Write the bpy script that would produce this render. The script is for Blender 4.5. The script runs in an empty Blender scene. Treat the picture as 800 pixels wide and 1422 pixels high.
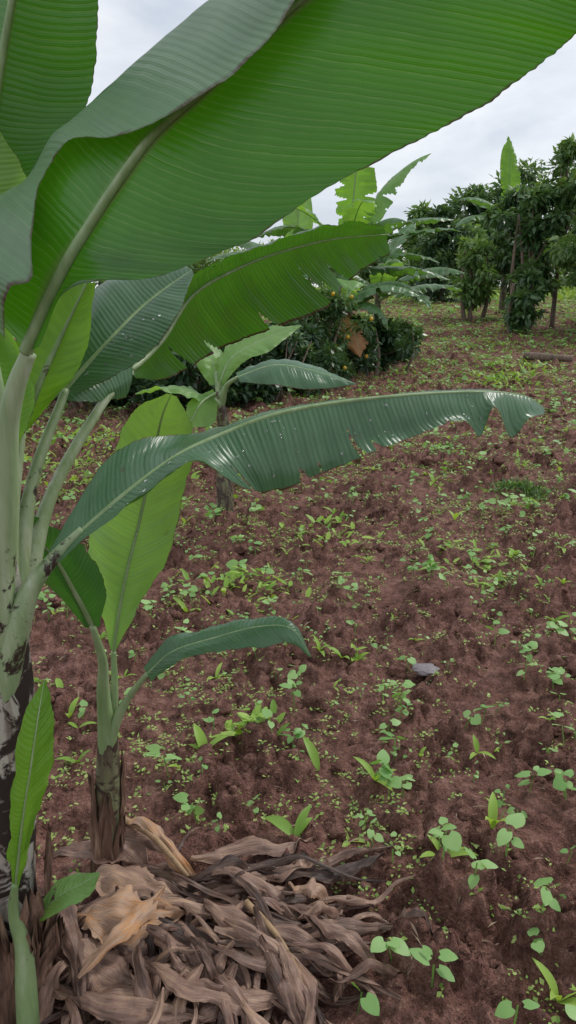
import bpy, math, random, bmesh
import numpy as np
from mathutils import Vector
random.seed(5); rng=np.random.default_rng(7)
scene=bpy.context.scene
COL=scene.collection
# ------------------------------------------------------------------ helpers
def new_mesh(name,V,F,parent=None,mat=None,smooth=True,uv=None,var=None):
    V=np.asarray(V,dtype=np.float32)
    me=bpy.data.meshes.new(name)
    if isinstance(F,np.ndarray):
        n,k=F.shape
        me.vertices.add(len(V)); me.vertices.foreach_set('co',V.ravel())
        me.loops.add(n*k); me.loops.foreach_set('vertex_index',F.astype(np.int32).ravel())
        me.polygons.add(n)
        me.polygons.foreach_set('loop_start',np.arange(0,n*k,k,dtype=np.int32))
        me.polygons.foreach_set('loop_total',np.full(n,k,dtype=np.int32))
        me.update(calc_edges=True)
        fl=F.ravel()
    else:
        me.from_pydata(V.tolist(),[],F); me.update()
        fl=np.array([i for f in F for i in f])
    if smooth: me.polygons.foreach_set('use_smooth',np.ones(len(me.polygons),dtype=bool))
    if uv is not None:
        l=me.uv_layers.new(name='UVMap')
        l.data.foreach_set('uv',np.asarray(uv,dtype=np.float32)[fl].ravel())
    if var is not None:
        a=me.attributes.new('var','FLOAT','POINT'); a.data.foreach_set('value',np.asarray(var,dtype=np.float32))
    o=bpy.data.objects.new(name,me); COL.objects.link(o)
    if mat: me.materials.append(mat)
    if parent: o.parent=parent
    return o
def empty(name):
    o=bpy.data.objects.new(name,None); COL.objects.link(o); return o
def smoothstep(t): t=np.clip(t,0,1); return t*t*(3-2*t)
_G=rng.random((256,256))*2*np.pi
_R1=rng.random((256,256)); _R2=rng.random((256,256)); _R3=rng.random((256,256))
def perlin(x,y,s=0):
    x=np.asarray(x,float)+s*17.37; y=np.asarray(y,float)+s*9.71
    ix=np.floor(x).astype(int); iy=np.floor(y).astype(int); fx=x-ix; fy=y-iy
    u=fx*fx*fx*(fx*(fx*6-15)+10); v=fy*fy*fy*(fy*(fy*6-15)+10)
    def g(a,b):
        A=_G[(ix+a)&255,(iy+b)&255]; return np.cos(A)*(fx-a)+np.sin(A)*(fy-b)
    return (g(0,0)*(1-u)+g(1,0)*u)*(1-v)+(g(0,1)*(1-u)+g(1,1)*u)*v
def clod(x,y,c,r,s,prob=.6):
    x=x/c+s*3.3; y=y/c+s*5.1
    ix=np.floor(x).astype(int); iy=np.floor(y).astype(int); out=np.zeros_like(x)
    for a in(-1,0,1):
        for b in(-1,0,1):
            i=(ix+a)&255;j=(iy+b)&255
            px=ix+a+_R1[i,j];py=iy+b+_R2[i,j];v=_R3[i,j]
            rr=r*(.45+.75*v)
            d=((x-px)**2+(y-py)**2)/(rr*rr)
            h=np.sqrt(np.clip(1-d,0,1))*rr*c*(v<prob)
            out=np.maximum(out,h)
    return out
def macro(x,y): return 1.35*smoothstep((np.asarray(y,float)-6)/34)
def ground_h(x,y):
    x=np.asarray(x,float); y=np.asarray(y,float)
    h=macro(x,y)+.05*perlin(x/.8,y/.8,1)+.05*perlin(x/.3,y/.3,2)
    wx=x+.05*perlin(x/.06,y/.06,8)+.014*perlin(x/.025,y/.025,18); wy=y+.05*perlin(x/.06,y/.06,9)+.014*perlin(x/.025,y/.025,19)
    m=np.clip(.8+1.6*perlin(x/.55,y/.55,4),.25,1.45)
    h=h+m*(.85*clod(wx,wy,.20,.55,1,.5)+.95*clod(wx,wy,.09,.55,2,.6)+.8*clod(wx,wy,.042,.55,3,.8))
    bil=lambda s,k: np.abs(perlin(wx/s,wy/s,k))
    h=h+m*(.055*bil(.16,5)+.035*bil(.075,6)+.018*bil(.034,7)+.008*perlin(x/.018,y/.018,17))
    return h-.035
def gh(x,y): return float(ground_h(np.array([x]),np.array([y]))[0])
# ------------------------------------------------------------------ materials
class NT:
    def __init__(s,name):
        s.m=bpy.data.materials.new(name); s.m.use_nodes=True; s.t=s.m.node_tree; s.t.nodes.clear()
    def n(s,ty,**k):
        nd=s.t.nodes.new(ty)
        for a,b in k.items(): setattr(nd,a,b)
        return nd
    def l(s,a,b): s.t.links.new(a,b)
    def math(s,op,a,b=None,c=None,clamp=False):
        nd=s.n('ShaderNodeMath',operation=op,use_clamp=clamp)
        for i,v in enumerate((a,b,c)):
            if v is None: continue
            if isinstance(v,(int,float)): nd.inputs[i].default_value=v
            else: s.l(v,nd.inputs[i])
        return nd.outputs[0]
    def mix(s,f,a,b,blend='MIX'):
        nd=s.n('ShaderNodeMix',data_type='RGBA',blend_type=blend)
        for i,v in ((0,f),(6,a),(7,b)):
            if isinstance(v,(int,float)): nd.inputs[i].default_value=v
            elif isinstance(v,tuple): nd.inputs[i].default_value=(*v,1) if len(v)==3 else v
            else: s.l(v,nd.inputs[i])
        return nd.outputs[2]
    def noise(s,vec,scale,detail=3,rough=.55,dist=0):
        nd=s.n('ShaderNodeTexNoise'); nd.inputs['Scale'].default_value=scale; nd.inputs['Detail'].default_value=detail
        nd.inputs['Roughness'].default_value=rough; nd.inputs['Distortion'].default_value=dist
        if vec is not None: s.l(vec,nd.inputs['Vector'])
        return nd.outputs[0]
    def ramp(s,f,stops):
        nd=s.n('ShaderNodeValToRGB'); e=nd.color_ramp.elements
        while len(e)<len(stops): e.new(.5)
        for i,(p,c) in enumerate(stops): e[i].position=p; e[i].color=(*c,1)
        s.l(f,nd.inputs[0]); return nd.outputs[0]
    def rng(s,f,a,b,c=0.,d=1.):
        nd=s.n('ShaderNodeMapRange'); 
        for i,v in ((1,a),(2,b),(3,c),(4,d)): nd.inputs[i].default_value=v
        s.l(f,nd.inputs[0]); return nd.outputs[0]
def leaf_mat(name,top,under,trans,gloss=.34,tf=.35,vein=.35,pitch=.011,brown=.985,blot=.5,scorch=.0,ribc=(.20,.32,.11),dead=(.09,.055,.02)):
    N=NT(name)
    uv=N.n('ShaderNodeUVMap').outputs[0]; sp=N.n('ShaderNodeSeparateXYZ'); N.l(uv,sp.inputs[0])
    au=N.math('ABSOLUTE',N.math('MULTIPLY_ADD',sp.outputs[0],2,-1))
    pos=N.n('ShaderNodeTexCoord').outputs['Object']
    n1=N.noise(pos,5,4); n2=N.noise(pos,45,2)
    co=N.math('SUBTRACT',sp.outputs[1],N.math('MULTIPLY',N.math('POWER',au,1.6),.035))
    co=N.math('ADD',co,N.math('MULTIPLY',n1,.02))
    s1=N.math('SINE',N.math('MULTIPLY',co,2*math.pi/pitch))
    s2=N.math('SINE',N.math('MULTIPLY',co,2*math.pi/(pitch*.31)))
    s3=N.math('SINE',N.math('MULTIPLY',co,2*math.pi/(pitch*4.3)))
    v1=N.math('POWER',N.rng(s1,-1,1),6.0)
    fine=N.rng(s2,-1,1)
    vv=N.math('MULTIPLY',v1,N.math('MULTIPLY',N.rng(n2,.3,.7,.4,1),N.rng(s3,-1,1,.45,1)))
    back=N.n('ShaderNodeNewGeometry').outputs['Backfacing']
    base=N.mix(back,top,under)
    light=N.mix(.5,base,(.32,.45,.22))
    dark=N.mix(1.0,base,(.52,.60,.58),'MULTIPLY')
    c=N.mix(N.math('MULTIPLY',N.rng(n1,.38,.64),blot),base,dark)
    c=N.mix(N.math('MULTIPLY',fine,.14),c,dark)
    c=N.mix(N.math('MULTIPLY',vv,vein),c,light)
    rib=N.rng(au,.018,.045,1,0)
    c=N.mix(rib,c,ribc)
    n3=N.noise(pos,20,4,.6)
    edge=N.rng(N.math('ADD',au,N.math('MULTIPLY',n3,.05)),brown+.025,brown+.04)
    spots=N.rng(n3,.69,.75)
    if scorch: 
        sc=N.math('MULTIPLY',N.rng(N.noise(pos,5.5,4,.6),.56,.62),scorch)
        spots=N.math('MAXIMUM',spots,sc)
    c=N.mix(N.math('MAXIMUM',edge,N.math('MULTIPLY',spots,.6)),c,dead)
    p=N.n('ShaderNodeBsdfPrincipled'); N.l(c,p.inputs['Base Color'])
    r=N.math('ADD',N.math('MULTIPLY',n1,.25),gloss-.12); N.l(r,p.inputs['Roughness'])
    p.inputs['Specular IOR Level'].default_value=.5
    b=N.n('ShaderNodeBump'); b.inputs['Strength'].default_value=.45; b.inputs['Distance'].default_value=.0014
    N.l(N.math('ADD',N.math('MULTIPLY',s1,.5),N.math('ADD',N.math('MULTIPLY',s2,.12),N.math('MULTIPLY',s3,.5))),b.inputs['Height']); N.l(b.outputs[0],p.inputs['Normal'])
    t=N.n('ShaderNodeBsdfTranslucent')
    tc=N.mix(N.math('MULTIPLY',vv,.5),trans,N.mix(.5,trans,(.5,.6,.2)))
    tc=N.mix(N.math('MULTIPLY',N.rng(n1,.38,.64),.5),tc,N.mix(1.0,trans,(.55,.62,.5),'MULTIPLY'))
    tc=N.mix(N.math('MULTIPLY',fine,.35),tc,N.mix(1.0,trans,(.55,.62,.5),'MULTIPLY'))
    tc=N.mix(rib,tc,(.10,.14,.03)); tc=N.mix(edge,tc,(.02,.01,.005))
    N.l(tc,t.inputs[0])
    m=N.n('ShaderNodeMixShader'); m.inputs[0].default_value=tf; N.l(p.outputs[0],m.inputs[1]); N.l(t.outputs[0],m.inputs[2])
    o=N.n('ShaderNodeOutputMaterial'); N.l(m.outputs[0],o.inputs[0]); return N.m
def small_leaf_mat(name,c1,c2,c3,tf=.3,gloss=.5):
    N=NT(name)
    a=N.n('ShaderNodeAttribute',attribute_name='var').outputs['Fac']
    c=N.ramp(a,[(0,c1),(.5,c2),(1,c3)])
    p=N.n('ShaderNodeBsdfPrincipled'); N.l(c,p.inputs['Base Color']); p.inputs['Roughness'].default_value=gloss
    t=N.n('ShaderNodeBsdfTranslucent'); N.l(N.mix(1.0,c,(1.3,1.3,.5),'MULTIPLY'),t.inputs[0])
    m=N.n('ShaderNodeMixShader'); m.inputs[0].default_value=tf; N.l(p.outputs[0],m.inputs[1]); N.l(t.outputs[0],m.inputs[2])
    o=N.n('ShaderNodeOutputMaterial'); N.l(m.outputs[0],o.inputs[0]); return N.m
def streak_mat(name,stops,scale=(30,30,4),rough=.75,bump=.5,spot=None,detail=4,dist=.004,low=None):
    N=NT(name)
    pos=N.n('ShaderNodeTexCoord').outputs['Object']
    mp=N.n('ShaderNodeMapping'); mp.inputs['Scale'].default_value=scale; N.l(pos,mp.inputs[0])
    n=N.noise(mp.outputs[0],1,detail,.65)
    c=N.ramp(n,stops)
    if spot:
        f=N.noise(pos,spot[0],5,.7,.6)
        if low:
            sp=N.n('ShaderNodeSeparateXYZ'); N.l(pos,sp.inputs[0]); f=N.math('ADD',f,N.rng(sp.outputs[2],low[0],low[1],low[2],0))
        k=N.rng(f,spot[1],spot[1]+.06)
        c=N.mix(k,c,spot[2])
    p=N.n('ShaderNodeBsdfPrincipled'); N.l(c,p.inputs['Base Color']); p.inputs['Roughness'].default_value=rough
    b=N.n('ShaderNodeBump'); b.inputs['Strength'].default_value=bump; b.inputs['Distance'].default_value=dist
    N.l(n,b.inputs['Height']); N.l(b.outputs[0],p.inputs['Normal'])
    o=N.n('ShaderNodeOutputMaterial'); N.l(p.outputs[0],o.inputs[0]); return N.m
def dry_mat():
    N=NT('dry_banana_leaf')
    uv=N.n('ShaderNodeUVMap').outputs[0]; a=N.n('ShaderNodeAttribute',attribute_name='var').outputs['Fac']
    mp=N.n('ShaderNodeMapping'); mp.inputs['Scale'].default_value=(200,12,1); N.l(uv,mp.inputs[0])
    fib=N.noise(mp.outputs[0],1,3,.7); pos=N.n('ShaderNodeTexCoord').outputs['Object']; big=N.noise(pos,18,4,.65)
    f=N.math('ADD',N.math('MULTIPLY',fib,.62),N.math('ADD',N.math('MULTIPLY',a,.70),N.math('MULTIPLY_ADD',big,.6,-.46)))
    c=N.ramp(f,[(.12,(.034,.018,.013)),(.32,(.12,.066,.047)),(.52,(.26,.155,.115)),(.74,(.42,.27,.18)),(.95,(.50,.24,.09))])
    p=N.n('ShaderNodeBsdfPrincipled'); N.l(c,p.inputs['Base Color']); p.inputs['Roughness'].default_value=.50
    b=N.n('ShaderNodeBump'); b.inputs['Strength'].default_value=1.; b.inputs['Distance'].default_value=.004
    N.l(fib,b.inputs['Height']); N.l(b.outputs[0],p.inputs['Normal'])
    N.l(p.outputs[0],N.n('ShaderNodeOutputMaterial').inputs[0]); return N.m
def soil_mat():
    N=NT('tilled_soil')
    pos=N.n('ShaderNodeTexCoord').outputs['Object']
    a=N.noise(pos,1.6,4); b_=N.noise(pos,18,4,.7); d=N.noise(pos,95,3,.75)
    c=N.ramp(b_,[(.32,(.080,.038,.029)),(.5,(.200,.100,.078)),(.68,(.33,.185,.148))])
    c=N.mix(N.rng(a,.35,.65,0,.6),c,N.mix(1.0,c,(.70,.64,.62),'MULTIPLY'))
    c=N.mix(N.rng(d,.38,.66,0,.8),c,N.mix(1.0,c,(1.5,1.46,1.42),'MULTIPLY'))
    sp=N.rng(d,.63,.67); c=N.mix(N.math('MULTIPLY',sp,.8),c,(.42,.31,.22))
    sp2=N.rng(d,.37,.31); c=N.mix(N.math('MULTIPLY',sp2,.8),c,(.042,.023,.018))
    p=N.n('ShaderNodeBsdfPrincipled'); N.l(c,p.inputs['Base Color']); p.inputs['Roughness'].default_value=.88
    p.inputs['Specular IOR Level'].default_value=.25
    h=N.math('ADD',N.math('MULTIPLY',b_,1.0),N.math('MULTIPLY',d,.5))
    b=N.n('ShaderNodeBump'); b.inputs['Strength'].default_value=1.0; b.inputs['Distance'].default_value=.04
    N.l(h,b.inputs['Height']); N.l(b.outputs[0],p.inputs['Normal'])
    o=N.n('ShaderNodeOutputMaterial'); N.l(p.outputs[0],o.inputs[0]); return N.m
M_soil=soil_mat()
M_dark =leaf_mat('banana_leaf_dark',(.055,.15,.05),(.028,.105,.018),(.09,.33,.012),tf=.34)
M_big  =leaf_mat('banana_leaf_overhead',(.24,.40,.22),(.032,.135,.014),(.12,.42,.010),tf=.37,vein=.40,pitch=.012)
M_blue =leaf_mat('banana_leaf_glossy',(.085,.19,.095),(.05,.16,.025),(.13,.38,.02),gloss=.27,tf=.18,vein=.32,brown=.975)
M_reach=leaf_mat('banana_leaf_weathered',(.085,.175,.07),(.036,.125,.016),(.11,.35,.012),tf=.36,vein=.3,brown=.965,scorch=.6)
M_pale =leaf_mat('banana_leaf_young',(.22,.42,.12),(.18,.36,.08),(.40,.74,.07),gloss=.36,tf=.40,vein=.4)
M_lime =leaf_mat('banana_leaf_lime',(.16,.36,.04),(.16,.36,.04),(.38,.74,.04),gloss=.36,tf=.48,vein=.3)
M_far  =leaf_mat('banana_leaf_far',(.13,.26,.11),(.07,.19,.045),(.22,.48,.05),gloss=.33,tf=.33,pitch=.05,vein=.3,brown=.95,scorch=.5)
M_dead =leaf_mat('banana_leaf_dead',(.40,.19,.07),(.34,.17,.07),(.40,.18,.05),gloss=.6,tf=.2,pitch=.04,scorch=.7,ribc=(.3,.2,.1))
M_pet =streak_mat('banana_petiole',[(.3,(.17,.27,.10)),(.55,(.26,.37,.17)),(.78,(.40,.47,.30))],(30,30,6),.42,.2,(30,.64,(.10,.07,.05)),dist=.001)
M_petA=streak_mat('banana_petiole_base',[(.3,(.17,.27,.11)),(.52,(.29,.37,.20)),(.75,(.48,.52,.40))],(30,30,3.5),.42,.3,(16,.62,(.038,.024,.020)),dist=.002,low=(.60,1.25,.19))
M_stem=streak_mat('banana_pseudostem',[(.28,(.08,.055,.05)),(.40,(.27,.22,.19)),(.52,(.50,.47,.41)),(.75,(.33,.37,.24))],(28,28,3.0),.6,.6,(12,.48,(.030,.018,.016)),dist=.004,low=(.0,1.0,.05))
M_stem2=streak_mat('sucker_pseudostem',[(.25,(.04,.03,.02)),(.42,(.11,.085,.055)),(.58,(.20,.21,.11)),(.8,(.21,.28,.12))],(45,45,6),.55,.5,(22,.48,(.06,.036,.028)),dist=.003)
M_sheath=streak_mat('dry_sheath',[(.25,(.05,.028,.020)),(.5,(.17,.095,.065)),(.75,(.40,.27,.18))],(70,70,4),.75,.8,dist=.005)
M_dry=dry_mat()
M_bean=small_leaf_mat('bean_leaf',(.16,.35,.09),(.28,.50,.16),(.42,.64,.26),.3)
M_lance=small_leaf_mat('lance_leaf',(.18,.34,.05),(.31,.52,.08),(.44,.62,.13),.35)
M_weed=small_leaf_mat('weed_leaf',(.17,.31,.06),(.33,.50,.11),(.48,.62,.20),.3)
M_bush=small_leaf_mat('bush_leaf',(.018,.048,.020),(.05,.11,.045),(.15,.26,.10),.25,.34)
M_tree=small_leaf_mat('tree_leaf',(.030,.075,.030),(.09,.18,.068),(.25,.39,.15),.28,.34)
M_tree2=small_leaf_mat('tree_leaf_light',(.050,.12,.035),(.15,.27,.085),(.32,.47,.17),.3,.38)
M_bark=streak_mat('bark',[(.3,(.10,.07,.055)),(.6,(.22,.165,.125)),(.8,(.32,.26,.21))],(12,12,3),.9,.8,dist=.02)
N=NT('water_drop'); p=N.n('ShaderNodeBsdfPrincipled'); p.inputs['Base Color'].default_value=(1,1,1,1); p.inputs['Roughness'].default_value=.03; p.inputs['Transmission Weight'].default_value=.95; p.inputs['IOR'].default_value=1.33
N.l(p.outputs[0],N.n('ShaderNodeOutputMaterial').inputs[0]); M_drop=N.m
# ------------------------------------------------------------------ ground
def build_ground():
    ys=[.35]
    while ys[-1]<60: ys.append(ys[-1]+max(.007,ys[-1]*.0048))
    ys=np.array([-60,-20,-8,-3,-1.2,-.4,0,.15]+ys+[70,85,110,160,260,450,800.])
    nc=560; s=np.linspace(-1,1,nc)
    outer=np.array([1.03,1.1,1.25,1.6,2.4])
    w=np.clip(ys,0,60)*.58+.95
    X=w[:,None]*s[None,:]
    ext=[w*o+(k>2)*(k-2)*60.*(k-2)*4 for k,o in enumerate(outer)]
    ext=np.array(ext).T
    X=np.concatenate([-ext[:,::-1],X,ext],1)
    Y=np.repeat(ys[:,None],X.shape[1],1)
    Z=ground_h(X,Y)
    far=(Y>60)|(Y<0); Z[far]=macro(X,Y)[far]
    n,m=X.shape; V=np.stack([X,Y,Z],-1).reshape(-1,3)
    i=np.arange(n*m).reshape(n,m)
    F=np.stack([i[:-1,:-1],i[:-1,1:],i[1:,1:],i[1:,:-1]],-1).reshape(-1,4)
    return new_mesh('ground',V,F,mat=M_soil)
build_ground()
# ------------------------------------------------------------------ instancing
def basis(d,up):
    d=d/np.linalg.norm(d,axis=1,keepdims=True)
    b=np.cross(up,d); nb=np.linalg.norm(b,axis=1,keepdims=True); nb[nb<1e-6]=1; b=b/nb
    n=np.cross(d,b); return d,b,n
def inst(T,F,P,D,S,W=None,roll=None,up=None):
    N=len(P); 
    if up is None: up=np.tile([0,0,1.],(N,1))
    up=up+rng.normal(0,.02,(N,3))
    d,b,n=basis(D,up)
    if roll is not None:
        c=np.cos(roll)[:,None]; s=np.sin(roll)[:,None]; b,n=b*c+n*s,n*c-b*s
    if W is None: W=S
    V=P[:,None,:]+S[:,None,None]*T[None,:,0:1]*d[:,None,:]+W[:,None,None]*T[None,:,1:2]*b[:,None,:]+S[:,None,None]*T[None,:,2:3]*n[:,None,:]
    FF=F[None]+(np.arange(N)*len(T))[:,None,None]
    return V.reshape(-1,3),FF.reshape(-1,F.shape[1])
T_dia=np.array([(0,0,0),(.45,-.5,.06),(1,0,-.05),(.45,.5,.06)],float); F_dia=np.array([[0,1,2,3]])
T_bean=np.array([(0,0,0),(.5,0,-.03),(1,0,-.14),(-.06,.34,.04),(.42,.5,.05),(.8,.27,-.03),(-.06,-.34,.04),(.42,-.5,.05),(.8,-.27,-.03)],float)
F_bean=np.array([[0,1,4,3],[1,2,5,4],[0,6,7,1],[1,7,8,2]])
def heart_T():
    V=[];F=[];nt=9
    for i in range(nt):
        t=i/(nt-1); w=.52*(math.sin(math.pi*(.12+.88*t)))**.75*(1.12-.35*t) if i<nt-1 else 0
        for j in range(5):
            q=(j-2)/2; x=t-.10*abs(q)*(1-t)*1.2; z=-.16*t*t+.10*abs(q)*w*1.4-.10*q*q*w
            V.append((x,q*w,z+.02*math.sin(i*1.7+j*2.1)))
    for i in range(nt-1):
        for j in range(4): a=i*5+j; F.append([a,a+1,a+6,a+5])
    return np.array(V,float),np.array(F)
T_heart,F_heart=heart_T()
def lance_T(bend=.35,n=6):
    V=[];F=[]
    for t in np.linspace(0,1,n):
        w=.5*math.sin(math.pi*(t*.9+.06))**.8 if t<1 else 0.01
        z=-bend*t*t*t; 
        V+= [(t,-w,z+.25*w*.5),(t,0,z),(t,w,z+.25*w*.5)]
    for i in range(n-1):
        a=3*i; F+=[[a,a+1,a+4,a+3],[a+1,a+2,a+5,a+4]]
    return np.array(V,float),np.array(F)
T_lan,F_lan=lance_T(n=8)
T_stem=np.array([(0,-.5,0),(0,.5,0),(1,.5,0),(1,-.5,0),(0,0,-.02),(0,0,.02),(1,0,.02),(1,0,-.02)],float)
F_stem=np.array([[0,1,2,3],[4,5,6,7]])
def sph(az,el): return np.column_stack([np.cos(az)*np.cos(el),np.sin(az)*np.cos(el),np.sin(el)])
class Batch:
    def __init__(s): s.V=[];s.F=[];s.v=[];s.n=0
    def add(s,VF,var):
        V,F=VF; k=len(V)//max(1,len(var)); s.V.append(V); s.F.append(F+s.n); s.n+=len(V); s.v.append(np.repeat(var,k))
    def make(s,name,mat,parent=None,smooth=True): return new_mesh(name,np.concatenate(s.V),np.concatenate(s.F),parent,mat,smooth,var=np.concatenate(s.v))
def scatter(dens_near,y0,y1,dens_fn,patch=None):
    out=[]
    edges=np.geomspace(y0,y1,18)
    for a,b in zip(edges[:-1],edges[1:]):
        w=.54*b+.9; area=2*w*(b-a); n=rng.poisson(dens_near*dens_fn((a+b)/2)*area)
        x=rng.uniform(-w,w,n); y=rng.uniform(a,b,n)
        if patch is not None:
            k=patch(x,y)>rng.random(n); x=x[k];y=y[k]
        out.append(np.stack([x,y],1))
    return np.concatenate(out)
def clear(P):
    x,y=P[:,0],P[:,1]
    k=~(((x+.25)/.48)**2+((y-1.36)/.33)**2<1)
    k&=~(((x+.7)**2+(y-1.2)**2)<.10)
    return P[k]
def put(P,dz=0.): return np.column_stack([P,ground_h(P[:,0],P[:,1])+dz])
# bean seedlings
B=Batch()
P=clear(scatter(60,1.05,42,lambda y:1/(1+max(y-6,0)*.055),lambda x,y:np.clip(.58+1.0*perlin(x/.6,y/.6,21),.25,1)))
hand=np.array([(.32,1.27),(.47,1.52),(.40,1.60),(.36,1.95),(.75,1.95),(.70,2.35),(.42,2.5),(.15,1.22),(.95,2.2),(.50,2.75),(.05,2.6),(.58,1.62),(.24,1.33),(.60,1.40)])
P=np.concatenate([P,hand]); P=put(P,-.006); N_=len(P)
big=rng.random(N_)**1.8; big[-len(hand):]=rng.uniform(.6,.9,len(hand))
hgt=.022+.06*big; sc=(.016+.036*big)*(1+np.clip(P[:,1]-3,0,25)*.045)
top=P+np.column_stack([rng.normal(0,.01,N_),rng.normal(0,.01,N_),hgt+.01])
B.add(inst(T_stem,F_stem,P,top-P,np.linalg.norm(top-P,axis=1),W=np.full(N_,.004)),rng.random(N_)*.3)
pv=rng.random(N_); near=P[:,1]<4.5
for k in range(6):
    for grp,(T_,F_) in ((near,(T_heart,F_heart)),(~near,(T_bean,F_bean))):
        sel=grp&(np.ones(N_,bool) if k<2 else rng.random(N_)<.5*(.35+big))
        n=sel.sum(); az=(pv[sel]*6.28)+k*3.14+rng.normal(0,.4,n)+(k>1)*1.4*(k-1)
        D=sph(az,rng.uniform(-.35,.5,n))
        s=sc[sel]*rng.uniform(.65,1.25,n)*(1. if k<2 else .75)
        o=top[sel]+D*.013+np.column_stack([np.zeros(n),np.zeros(n),(k>1)*rng.uniform(-.03,.03,n)])
        B.add(inst(T_,F_,o,D,s,W=s*rng.uniform(.7,1.0,n),roll=rng.normal(0,.45,n)),np.clip(pv[sel]*.6+rng.random(n)*.4,0,1))
B.make('bean_seedlings',M_bean)
# lance leaved seedlings
B=Batch()
P=clear(scatter(24,1.1,38,lambda y:1/(1+max(y-6,0)*.055),lambda x,y:np.clip(.58+1.1*perlin(x/.6,y/.6,31),.2,1)))
hand=np.array([(.10,2.1),(.02,1.72),(.60,1.26),(.58,1.75),(-.28,2.15),(.28,2.02),(.42,1.66)]); P=np.concatenate([P,hand])
P=put(P,-.003); N_=len(P); pv=rng.random(N_); sz=.025+.065*rng.random(N_)**1.8; sz[-len(hand):]=rng.uniform(.085,.11,len(hand))
for k in range(4):
    sel=rng.random(N_)<[1,1,.6,.35][k]; n=sel.sum(); az=pv[sel]*6.28+k*2.3+rng.normal(0,.3,n)
    D=sph(az,rng.uniform(.3,1.2,n))
    s=sz[sel]*rng.uniform(.7,1.2,n)*(1+np.clip(P[sel][:,1]-4,0,25)*.035); B.add(inst(T_lan,F_lan,P[sel],D,s,W=s*rng.uniform(.24,.36,n)),np.clip(pv[sel]*.7+rng.random(n)*.3,0,1))
B.make('lance_leaf_seedlings',M_lance)
# weeds
B=Batch()
def wp(x,y): return np.clip(.28+1.4*perlin(x/.6,y/.6,41)+1.5*perlin(x/.15,y/.15,42),.06,1)
P=clear(scatter(800,1.0,45,lambda y:1/(1+max(y-3,0)*.15),wp)); N_=len(P); P=put(P,.005)
for k in range(4):
    D=sph(rng.random(N_)*6.28,rng.uniform(-.1,.8,N_))
    s=rng.uniform(.006,.019,N_)*(1+np.clip(P[:,1]-3,0,30)*.12)
    o=P+np.column_stack([rng.normal(0,.009,N_),rng.normal(0,.009,N_),rng.uniform(0,.012,N_)])
    B.add(inst(T_dia,F_dia,o,D,s,W=s*rng.uniform(.45,.8,N_)),rng.random(N_))
B.make('weed_cover',M_weed)
B=Batch(); cx,cy=[],[]
for (x,y,r,n) in [(-.28,3.6,.13,110),(-.12,2.25,.04,60),(-1.7,6.0,.5,200),(-2.2,7.2,.5,260),(1.1,4.1,.15,50),(.2,4.4,.15,50),(-.9,6.8,.3,120),(3.4,11.8,.35,260),(4.0,13.2,.3,160),(2.3,9.6,.25,80)]:
    cx.append(x+rng.normal(0,r,n));cy.append(y+rng.normal(0,r,n))
P=put(np.column_stack([np.concatenate(cx),np.concatenate(cy)])); n=len(P)
D=sph(rng.random(n)*6.28,rng.uniform(-.1,1.0,n)); s=rng.uniform(.025,.07,n)*(1+np.clip(P[:,1]-3,0,10)*.08)
P[:,2]+=rng.uniform(0,.06,n)
B.add(inst(T_bean,F_bean,P,D,s,W=s*rng.uniform(.3,.6,n)),rng.random(n)); B.make('weed_clumps',M_lance)
B=Batch(); P=put(scatter(90,1.,9,lambda y:1/(1+y*.3)),.010); n=len(P)
D=sph(rng.random(n)*6.28,rng.normal(0,.25,n)); s=rng.uniform(.012,.06,n)
B.add(inst(T_dia,F_dia,P,D,s,W=rng.uniform(.002,.007,n)),rng.random(n))
M_straw=small_leaf_mat('straw',(.10,.06,.04),(.24,.17,.11),(.42,.33,.22),.1,.7); B.make('straw_bits',M_straw)
# soil clods (loose lumps)
def ico(sub):
    bm=bmesh.new(); bmesh.ops.create_icosphere(bm,subdivisions=sub,radius=.5); V=np.array([v.co[:] for v in bm.verts]); F=np.array([[v.index for v in f.verts] for f in bm.faces]); bm.free(); return V,F
IV,IF=ico(2); IV3,IF3=ico(3)
Vs=[];Fs=[];n0=0
def lumps(P,V0,F0,smin,smax,pw,nk,flat,z):
    global n0
    for k in range(nk):
        sub=P[k::nk]; n=len(sub)
        q=V0*(1+.65*perlin(V0[:,0]*2.3+k*5,V0[:,1]*2.3+V0[:,2]*3.1,60+k+z)+.5*perlin(V0[:,2]*5+k,V0[:,0]*5+V0[:,1]*3,70+k+z)+.3*perlin(V0[:,1]*11+k,V0[:,0]*11+V0[:,2]*9,75+z))[:,None]; q[:,2]*=flat
        D=np.column_stack([sph(rng.random(n)*6.28,np.zeros(n))[:,:2],rng.normal(0,.3,n)])
        s=smin+(smax-smin)*rng.random(n)**pw
        V,F=inst(q,F0,sub,D,s); Vs.append(V);Fs.append(F+n0);n0+=len(V)
lumps(put(scatter(480,1.0,9,lambda y:1/(1+y*.35),lambda x,y:np.clip(.45+1.8*perlin(x/.4,y/.4,51),.03,1))),IV,IF,.006,.038,3.4,8,.8,0)
lumps(put(scatter(24,1.2,12,lambda y:1/(1+y*.12),lambda x,y:np.clip(.5+1.5*perlin(x/.5,y/.5,52),.1,1)),.004),IV3,IF3,.035,.12,2.0,8,.8,100)
new_mesh('soil_clods',np.concatenate(Vs),np.concatenate(Fs),mat=M_soil)
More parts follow.
